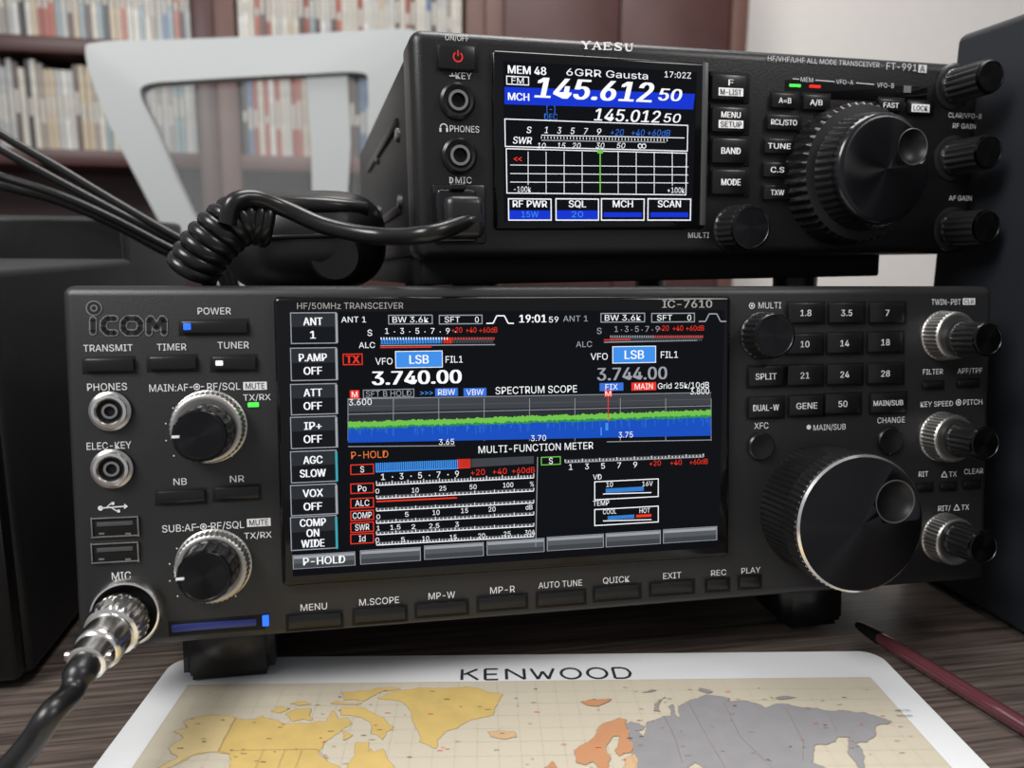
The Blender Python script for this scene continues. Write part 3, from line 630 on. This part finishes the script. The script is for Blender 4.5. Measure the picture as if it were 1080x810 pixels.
# wordmark: wide geometric capitals drawn as strokes in mat-plane units
kx0,kz0,_=MT.P(487,717,o0); kx1,kz1,_=MT.P(673,715,o0); lw=(kx1-kx0); kzm=(kz0+kz1)/2; ch_=.0072; tk=.0011
cw=[.125,.115,.135,.165,.145,.145,.13]; gp_=(1-sum(cw)+.0)/6 if sum(cw)<1 else .006
KW=[[(0,0,0,1),(.95,1,.12,.5),(.3,.62,1,0)],[(0,0,0,1),(0,1,.9,1),(0,.5,.82,.5),(0,0,.9,0)],[(0,0,0,1),(0,1,1,0),(1,0,1,1)],[(0,1,.27,0),(.27,0,.5,.72),(.5,.72,.73,0),(.73,0,1,1)],None,None,[(0,0,0,1),(0,1,.55,1),(.55,1,.85,.86),(.85,.86,1,.5),(1,.5,.85,.14),(.85,.14,.55,0),(.55,0,0,0)]]
cwid=[w_*lw for w_ in cw]; sp_=(lw-sum(cwid))/6 if sum(cwid)<lw else lw*.008
xs=kx0
for i,L in enumerate(KW):
    w_=cwid[i]-.0022
    if L is None:
        N_=36
        for k in range(N_):
            a1_=2*math.pi*k/N_; a2_=2*math.pi*(k+1)/N_
            A.seg(xs+w_/2+w_/2*math.cos(a1_),kzm+ch_/2+ch_/2*math.sin(a1_),xs+w_/2+w_/2*math.cos(a2_),kzm+ch_/2+ch_/2*math.sin(a2_),tk,M_ink,o0)
    else:
        for x0,z0,x1,z1 in L: A.seg(xs+x0*w_,kzm+z0*ch_,xs+x1*w_,kzm+z1*ch_,tk,M_ink,o0)
    xs+=cwid[i]+max(sp_,.0)
A.loc([(.012,-.188),(.265,-.188),(.265,-.019),(.012,-.019)],o0,M_sea)
for i in range(0,37): xx=.012+.253*i/36; A.loc([(xx-.00007,-.188),(xx+.00007,-.188),(xx+.00007,-.019),(xx-.00007,-.019)],o0+e,M_grid)
for i in range(0,25): zz=-.019-.169*i/24; A.loc([(.012,zz-.00007),(.265,zz-.00007),(.265,zz+.00007),(.012,zz+.00007)],o0+e,M_grid)
def ll(lon,lat):
    x=.016+(lon+170)*.246/365+.017*math.exp(-((lon-25)/50)**2)
    z=-.036-(72-lat)*.00175 if lat<72 else -.036+(lat-72)*.0012
    z-=.006*math.exp(-((lon-12)/32)**2)
    return x,z
lay=[2]; RG=random.Random(3)
def land(P,m,k=None,coast=True):
    pts=[ll(*p) for p in P]
    for it in range(3):
        out=[]
        for i in range(len(pts)):
            (x0,z0),(x1,z1)=pts[i],pts[(i+1)%len(pts)]; d=math.hypot(x1-x0,z1-z0); out.append((x0,z0))
            if d>.0007:
                j=RG.uniform(-.13,.13); out.append(((x0+x1)/2-(z1-z0)*j,(z0+z1)/2+(x1-x0)*j))
        pts=out
    lay[0]+=.3; o=o0+e*lay[0]
    for t in tessellate_polygon([[Vector((x_,z_,0)) for x_,z_ in pts]]):
        T=[pts[i] for i in t]
        ar=(T[1][0]-T[0][0])*(T[2][1]-T[0][1])-(T[2][0]-T[0][0])*(T[1][1]-T[0][1])
        A.loc(T if ar>0 else T[::-1],o,m)
    if coast:
        for i in range(len(pts)): A.seg(*pts[i],*pts[(i+1)%len(pts)],.00011,M_coast,o+e*.5)
land([(-168,66),(-162,67),(-166,69),(-156,71),(-141,70),(-135,69),(-128,70.5),(-124,69.5),(-115,68),(-108,68),(-102,68),(-95,68.5),(-94,72),(-90,69),(-85,69.5),(-82,67.5),(-87,65),(-93,62),(-94,59),(-88,56.5),(-82,55),(-80,51.5),(-79,55),(-77,58),(-78,62),(-72,62),(-69,59),(-65,60),(-62,57),(-56,52),(-60,50),(-66,50),(-65,46),(-70,43),(-74,40),(-76,35),(-81,31),(-80,25),(-84,30),(-90,29),(-97,27),(-97,20),(-105,20),(-112,28),(-117,33),(-124,40),(-124,48),(-130,54),(-135,59),(-145,60),(-152,59),(-158,56),(-165,54.5),(-158,58.5),(-165,61),(-161,64)],M_yel)
land([(-168,66),(-162,67),(-166,69),(-156,71),(-141,70),(-141,60),(-152,59),(-158,56),(-165,54.5),(-158,58.5),(-165,61),(-161,64)],M_yel2)
land([(-73,78),(-60,82),(-35,83.5),(-18,81),(-20,76),(-22,71),(-32,68),(-40,65),(-43,60),(-50,62),(-54,68),(-55,71),(-60,75.5)],M_yel)
land([(-90,73.5),(-80,73.5),(-75,71.5),(-67,69),(-62,66.5),(-66,62.5),(-72,64.5),(-73,67.5),(-82,70),(-89,70.5)],M_yel)
for P in ([(-117,71),(-112,73),(-105,73),(-102,69),(-112,68.5)],[(-125,72),(-122,74.3),(-116,73.3),(-120,71.3)],[(-90,77),(-92,81),(-75,83),(-62,82.3),(-75,79),(-80,76.3)],[(-96,75.2),(-94,76.6),(-80,75.5),(-82,74.5)],[(-117,75.5),(-110,76.5),(-106,75.2),(-112,74.6)],[(-86,65.5),(-80,64),(-84,62.5)]): land(P,M_yel)
land([(-24,65.5),(-20,66.2),(-14.5,66),(-14,64.5),(-19,63.5),(-23,64)],M_tan)
land([(48,50),(61,53.5),(80,51),(90,49),(107,50),(122,53),(131,48),(125,40),(121,38),(122,30),(110,21),(100,22),(88,28),(75,36),(60,37),(52,40)],M_tan)
land([(88,49),(98,50),(107,50),(117,49),(110,43),(98,43)],M_ol)
land([(28,60),(31,62.5),(30,66),(29,69),(33,69.3),(41,67),(38,66),(34,66.5),(38,64),(42,66.2),(44,68.2),(54,68.5),(60,69),(67,69),(67,72),(72,73),(72,68),(76,72),(80,73),(87,75),(100,77.5),(113,75.5),(110,74),(125,73),(130,71),(140,72.5),(152,71),(160,69.7),(170,69.8),(180,69),(190,66),(180,64.7),(177,62.3),(170,60),(163,59.5),(163,56),(157,51),(156,57),(163,61.5),(157,61.5),(150,59.5),(143,59.2),(136,54.5),(141,52.5),(138,47),(131,43),(131,48),(122,53),(117,49.5),(107,50),(98,50),(90,50),(80,51),(70,55),(61,53.5),(55,51),(48,50),(48,45),(40,45),(40,50),(32,52),(28,56)],M_gry)
land([(30,60),(24,59),(21,56),(19,54.5),(10,54),(10,57.5),(8,55),(8,53.5),(4,52),(-1,49.5),(-4.5,48.4),(-1,46),(-2,43.4),(-9,43),(-9,38),(0,37),(15,38),(20,38),(28,41),(40,45),(40,50),(32,52),(28,56)],M_tan)
land([(5,58.5),(5,62),(11,64.5),(15,68),(20,70),(27,71),(31,70),(29,69),(30,66),(29,63),(31,62.5),(28,60.5),(22,60),(21,62),(25,65.3),(22,65.8),(17,62),(18,60),(16,57),(13,55.5),(11,59),(8,58)],M_org)
land([(-5,50),(1,51),(0,53),(-2,56),(-3,58.5),(-6,56.5),(-3,54),(-5,52)],M_org)
for P in ([(52,71),(56,74),(68,76.7),(60,75.5),(57,72),(57,70.7)],[(96,79.5),(98,81),(105,79),(102,78)],[(138,75),(142,76),(150,75.2),(145,74.8)],[(48,80.5),(58,81),(62,80.5),(52,80)]): land(P,M_gry)
land([(11,79.5),(20,80.3),(26,79.8),(18,77),(14,77.5)],M_org)
ot=o0+e*(lay[0]+2)
for P in ([(-141,70),(-141,60),(-135,59)],[(-124,48.5),(-110,49),(-95,49),(-88,48),(-82,45),(-75,45),(-68,46)],[(-110,60),(-110,49)],[(-102,60),(-102,49)],[(-136,60),(-95,60)],[(-120,60),(-120,54)],[(-95,60),(-89,57)],[(60,69),(62,62),(60,55)],[(85,73),(87,62),(90,52)],[(108,73),(107,62),(115,53)],[(140,70),(138,60),(132,55)],[(160,68),(158,63)]):
    Q=[ll(*p) for p in P]
    for p0,p1 in zip(Q,Q[1:]): A.seg(*p0,*p1,.00012,M_coast,ot)
A.text('ARCTIC',952,749,3,M_ink,16,ot); A.text('OCEAN',954,754.5,3,M_ink,16,ot)
for i in range(260):
    x_=random.uniform(.02,.26); z_=random.uniform(-.12,-.024); w_=random.uniform(.0005,.0020)
    A.loc([(x_,z_),(x_+w_,z_),(x_+w_,z_+.00025),(x_,z_+.00025)],ot,random.choice((M_ink,M_coast,M_coast,M_red)))
A.done('printed_map',mt)

# ======================= desk, side boxes =======================
m=bpy.data.materials.new('desk_dark_wood'); m.use_nodes=True; nt=m.node_tree; b=nt.nodes['Principled BSDF']; b.inputs['Roughness'].default_value=.38
tc=nt.nodes.new('ShaderNodeTexCoord'); mp_=nt.nodes.new('ShaderNodeMapping'); mp_.inputs['Scale'].default_value=(3,90,3); nz=nt.nodes.new('ShaderNodeTexNoise'); nz.inputs['Scale'].default_value=6; nz.inputs['Detail'].default_value=8
cr=nt.nodes.new('ShaderNodeValToRGB'); cr.color_ramp.elements[0].position=.35; cr.color_ramp.elements[0].color=(.045,.034,.029,1); cr.color_ramp.elements[1].position=.7; cr.color_ramp.elements[1].color=(.155,.122,.103,1)
nt.links.new(tc.outputs['Object'],mp_.inputs[0]); nt.links.new(mp_.outputs[0],nz.inputs['Vector']); nt.links.new(nz.outputs['Fac'],cr.inputs[0]); nt.links.new(cr.outputs[0],b.inputs['Base Color'])
bp=nt.nodes.new('ShaderNodeBump'); bp.inputs['Strength'].default_value=.25; bp.inputs['Distance'].default_value=.0005; nt.links.new(nz.outputs['Fac'],bp.inputs['Height']); nt.links.new(bp.outputs[0],b.inputs['Normal']); M_desk=m
dk=empty('desk',Matrix.Translation((0,.05,-.75)),'dark brown wood-grain desk carrying the radios','desk')
box('desktop',-.8,.8,-.40,.45,.722,.75,M_desk,dk,.002)
for x in (-.75,.75): box('leg_panel',x-.015,x+.015,-.35,.40,0,.722,M_desk,dk,.001)
M_box=mat('speaker_black',(.015,.016,.018),.5,bump=.6,bscale=1200,spec=.4)
M_slate=mat('cabinet_slate_black',(.016,.019,.024),.45,bump=.3,bscale=1500,spec=.4)
def device(label,cat,name,x0,x1,y0,y1,h,m,grille=True):
    e_=empty(name,Matrix.Translation(((x0+x1)/2,(y0+y1)/2,0)),label,cat)
    w=(x1-x0)/2; d=(y1-y0)/2
    box('body',-w,w,-d+.006,d,.002,h,m,e_,.004,3); box('front_panel',-w+.002,w-.002,-d,-d+.008,.004,h-.002,M_key,e_,.002)
    if grille:
        for i in range(12):
            zz=.012+(h-.03)*i/12; box('grille_slat',-w+.008,w-.008,-d-.002,-d+.001,zz,zz+(h-.03)/24,M_rub,e_,.0005)
    for sx in(-1,1):
        for sy in (-1,1): box('foot',sx*(w-.015)-.008,sx*(w-.015)+.008,sy*(d-.02)-.008,sy*(d-.02)+.008,0,.003,M_rub,e_,.0005)
    return e_
device('black box speaker with textured casing beside the wide transceiver','speaker','speaker',-.36,-.1985,.028,.20,.151,M_box)
device('added black box standing in for the speaker top','stand-in','speaker_top_standin',-.44,-.225,.28,.44,.176,M_box,False)  # added box behind the speaker, imitating its visible top surface
device('dark slate speaker cabinet beside the wide transceiver','speaker','speaker',.1905,.33,-.13,.075,.256,M_slate)

for k,(pts) in enumerate(([(-60,100),(0,141),(60,176),(120,212),(190,252),(235,272)],[(-60,120),(0,157),(60,190),(120,222),(190,258),(230,277)],[(-60,166),(0,186),(60,205),(120,231),(180,262),(225,281)],[(-60,180),(0,196),(60,212),(120,237),(170,264),(215,286)])):
    yy=.222+.009*k
    P3=[WP(u,v,yy) for i,(u,v) in enumerate(pts)]
    end=P3[-1]; P3+= [Vector((end.x+.01,yy,.11)),Vector((end.x+.012,yy,.03)),Vector((end.x+.012,yy,.003))]
    s0=P3[0]; P3=[Vector((s0.x-.06,yy,.003)),Vector((s0.x-.055,yy,.10))]+P3
    c0=P3[0]; o=tube('cable',catm(P3,8),.0024,M_cord,segs=12,loc=c0); o['label']='black cable arching over the equipment onto the desk'; o['category']='cable'; o['group']='black cables behind the radios'

# ======================= office chair =======================
M_ch=mat('chair_pale_grey_plastic',(.44,.465,.46),.45,var=.02,bscale=20); M_chd=mat('chair_grey',(.12,.12,.13),.5)
M_net=mat('chair_translucent_mesh',(.42,.44,.44),.8,alpha=.28,var=.03,bscale=20)
YC=.85
out=[(93,60),(106,46),(180,42),(300,37),(415,32),(440,38),(444,60),(440,95),(432,150),(424,230),(330,300),(225,300),(182,255),(146,190),(112,120)]
inn=[(150,102),(158,90),(195,86),(255,82),(320,79),(380,78),(388,92),(388,135),(384,180),(378,240),(310,275),(245,275),(215,245),(190,196),(166,138)]
co=catm([WP(u,v,YC) for u,v in out],6,True); ci=catm([WP(u,v,YC) for u,v in inn],6,True); n=len(co)
bxc=WP(265,100,YC).x
bend=lambda p,dy:Vector((p.x,p.y+dy-.25*(p.x-bxc)**2,p.z))
chb=Vector((bxc,YC-.2,-.75))
ch=empty('office_chair',Matrix.Translation(chb),'pale grey plastic office chair with translucent mesh backrest','chair')
V=[bend(p,0)-chb for p in co]+[bend(p,-.004)-chb for p in ci]+[bend(p,.025)-chb for p in ci]+[bend(p,.025)-chb for p in co]
Fc=[]
for k in range(4):
    for i in range(n): j=(i+1)%n; Fc.append([k*n+i,k*n+j,((k+1)%4)*n+j,((k+1)%4)*n+i])
newobj('backrest_frame',V,Fc,[M_ch],parent=ch,smooth=50)
cen=sum((bend(p,.012) for p in ci),Vector())/n-chb
newobj('backrest_mesh',[bend(p,.012)-chb for p in ci]+[cen],[[i,(i+1)%n,n] for i in range(n)],[M_net],parent=ch,smooth=60)
sp=[WP(322,72,YC),WP(366,70,YC),WP(370,150,YC),WP(362,285,YC),WP(330,285,YC),WP(328,150,YC)]
s2=[bend(p,.004)-chb for p in sp]; s3=[bend(p,.02)-chb for p in sp]
newobj('back_spine',s2+s3,[[0,1,2,3,4,5],[11,10,9,8,7,6]]+[[i,(i+1)%6,6+(i+1)%6,6+i] for i in range(6)],[M_ch],parent=ch,smooth=0)
box('seat',-.24,.24,-.10,.24,.43,.50,M_chd,ch,.02,3)
box('back_bracket',-.03,.03,.2,.235,.44,.80,M_chd,ch,.005)
tube('gas_column',[Vector((0,.08,.10)),Vector((0,.08,.43))],.025,M_chd,ch,20)
for k in range(5):
    an=2*math.pi*k/5; d=Vector((math.cos(an),math.sin(an),0)); tube('base_leg',[Vector((0,.08,.11)),Vector((0,.08,.09))+d*.27],.02,M_ch,ch,12)
    c=Vector((0,.08,.028))+d*.27; tube('caster',[c-Vector((-d.y,d.x,0))*.012,c+Vector((-d.y,d.x,0))*.012],.028,M_chd,ch,20)

# ======================= bookcases =======================
M_bc=mat('bookcase_mahogany',(.062,.021,.018),.4,bscale=15,var=.25)
M_bc2=mat('bookcase_wood',(.12,.055,.042),.45,bscale=15,var=.2)
YB=1.447; zT,zB,zL=.5495,.520,.3407
def bookcase(x0,x1,m,lab):
    e_=empty('bookcase',Matrix.Translation(((x0+x1)/2,YB+.14,-.75)),lab,'bookcase'); w=(x1-x0)/2
    for s_ in (-1,1): box('side_panel',min(s_*w,s_*(w-.038)),max(s_*w,s_*(w-.038)),-.14,.12,0,1.75,m,e_,.001)
    box('back_panel',-w+.038,w-.038,.105,.12,.03,1.75,m,e_)
    for z0,z1 in ((.03,.055),(.40,.43),(.72,.75),(zL+.72,zL+.75),(zB+.75,zT+.75),(zT+.93,zT+.96),(1.72,1.75)): box('shelf',-w+.038,w-.038,-.135,.105,z0,z1,m,e_,.001)
bookcase(-1.25,-.363,M_bc,'dark mahogany bookcase filled with disc cases')
bookcase(-.361,.180,M_bc2,'brown wooden bookcase filled with disc cases')
cb=empty('cabinet',Matrix.Translation((.478,YB+.14,-.75)),'tall plain red-brown mahogany cabinet with closed doors','cabinet')
box('body',-.296,.296,-.12,.12,0,1.75,M_bc,cb,.001)
for s_ in (-1,1):
    d_=box('door',min(s_*.002,s_*.255),max(s_*.002,s_*.255),-.135,-.121,.06,1.72,M_bc,cb,.002)
    lathe('handle',[(.008,0,0,0),(.006,.01,0,0),(.012,.018,0,0),(.010,.026,0,0),(.002,.028,0,0)],[M_steel],d_,(-s_*.10,-.007,0),24)
for s_ in (-1,1): box('edge_trim',min(s_*.258,s_*.296),max(s_*.258,s_*.296),-.14,-.121,0,1.75,M_bc2,cb,.001)
cols=[(.50,.50,.47),(.58,.56,.50),(.38,.39,.38),(.13,.19,.30),(.38,.13,.10),(.05,.05,.055),(.48,.40,.29),(.24,.31,.33),(.62,.61,.58),(.30,.27,.24),(.12,.09,.08),(.42,.43,.43),(.55,.52,.45),(.30,.10,.08)]
cm=[]; M_pg=mat('case_label',(.52,.50,.45),.5)
for c in cols:
    for h in (.152,.162,.168):
        mm=mat('case_cover',c,.35,bscale=60,var=.35)
        V,Fc=boxgeo(-.0051,.0051,-.065,.065,0,h,.0008,1); V2,F2=boxgeo(-.0034,.0034,-.0656,-.064,h*random.uniform(.3,.45),h*random.uniform(.5,.7),0); n=len(V)
        o=newobj('disc_case',V+V2,Fc+[[i+n for i in f] for f in F2],[mm,M_pg],[0]*len(Fc)+[1]*len(F2),smooth=0); me=o.data; bpy.data.objects.remove(o); cm.append(me)
def row(x0,x1,z,g):
    x=x0+.009
    while x<x1-.008:
        o=bpy.data.objects.new('disc_case',random.choice(cm)); col.objects.link(o); o.location=(x,YB+.09+random.uniform(-.004,.004),z+.0003)
        o['label']='slim upright disc case standing on a bookcase shelf'; o['category']='disc case'; o['group']=g; x+=.0108
row(-.80,-.402,zT,'disc cases on the upper shelf'); row(-.80,-.402,zL,'disc cases on the lower shelf')
row(-.322,.141,zT,'disc cases on the upper shelf'); row(-.322,.141,zL,'disc cases on the lower shelf')

# ======================= room =======================
M_wall=mat('wall_white',(.86,.82,.77),.8,bscale=40,var=.03,bump=.2); M_floor=mat('floor_brown',(.10,.07,.05),.5,bscale=8,var=.3)
def struct(n,*a):
    o=box(n,*a); o['kind']='structure'; return o
struct('wall_back',-2.5,2.5,1.72,1.80,-.75,1.75,M_wall); struct('floor',-2.5,2.5,-1.6,1.80,-.80,-.75,M_floor)
w=bpy.data.worlds.new('world'); sc.world=w; w.use_nodes=True; wb=w.node_tree.nodes['Background']; wb.inputs[0].default_value=(.92,.94,1,1); wb.inputs[1].default_value=.38
def area(n,loc,tgt,size,e_,c):
    l=bpy.data.lights.new(n,'AREA'); l.size=size; l.energy=e_; l.color=c; o=bpy.data.objects.new(n,l); col.objects.link(o); o.location=loc
    o.rotation_euler=(Vector(tgt)-Vector(loc)).to_track_quat('-Z','Y').to_euler(); return o
area('left_front_light',(-.9,-.55,1.1),(0,.05,.1),.6,22,(1,.98,.96)); area('room_light',(1.0,-.8,1.3),(0,.2,.1),.4,8,(1,.96,.91))  # left lamp is an added area light, set forward for dial highlights
area('top_light',(.2,.35,1.6),(0,.05,.0),.7,11,(1,.98,.96))
area('back_room_light',(.3,.7,1.9),(.1,1.7,.5),1.0,16,(1,.98,.95))
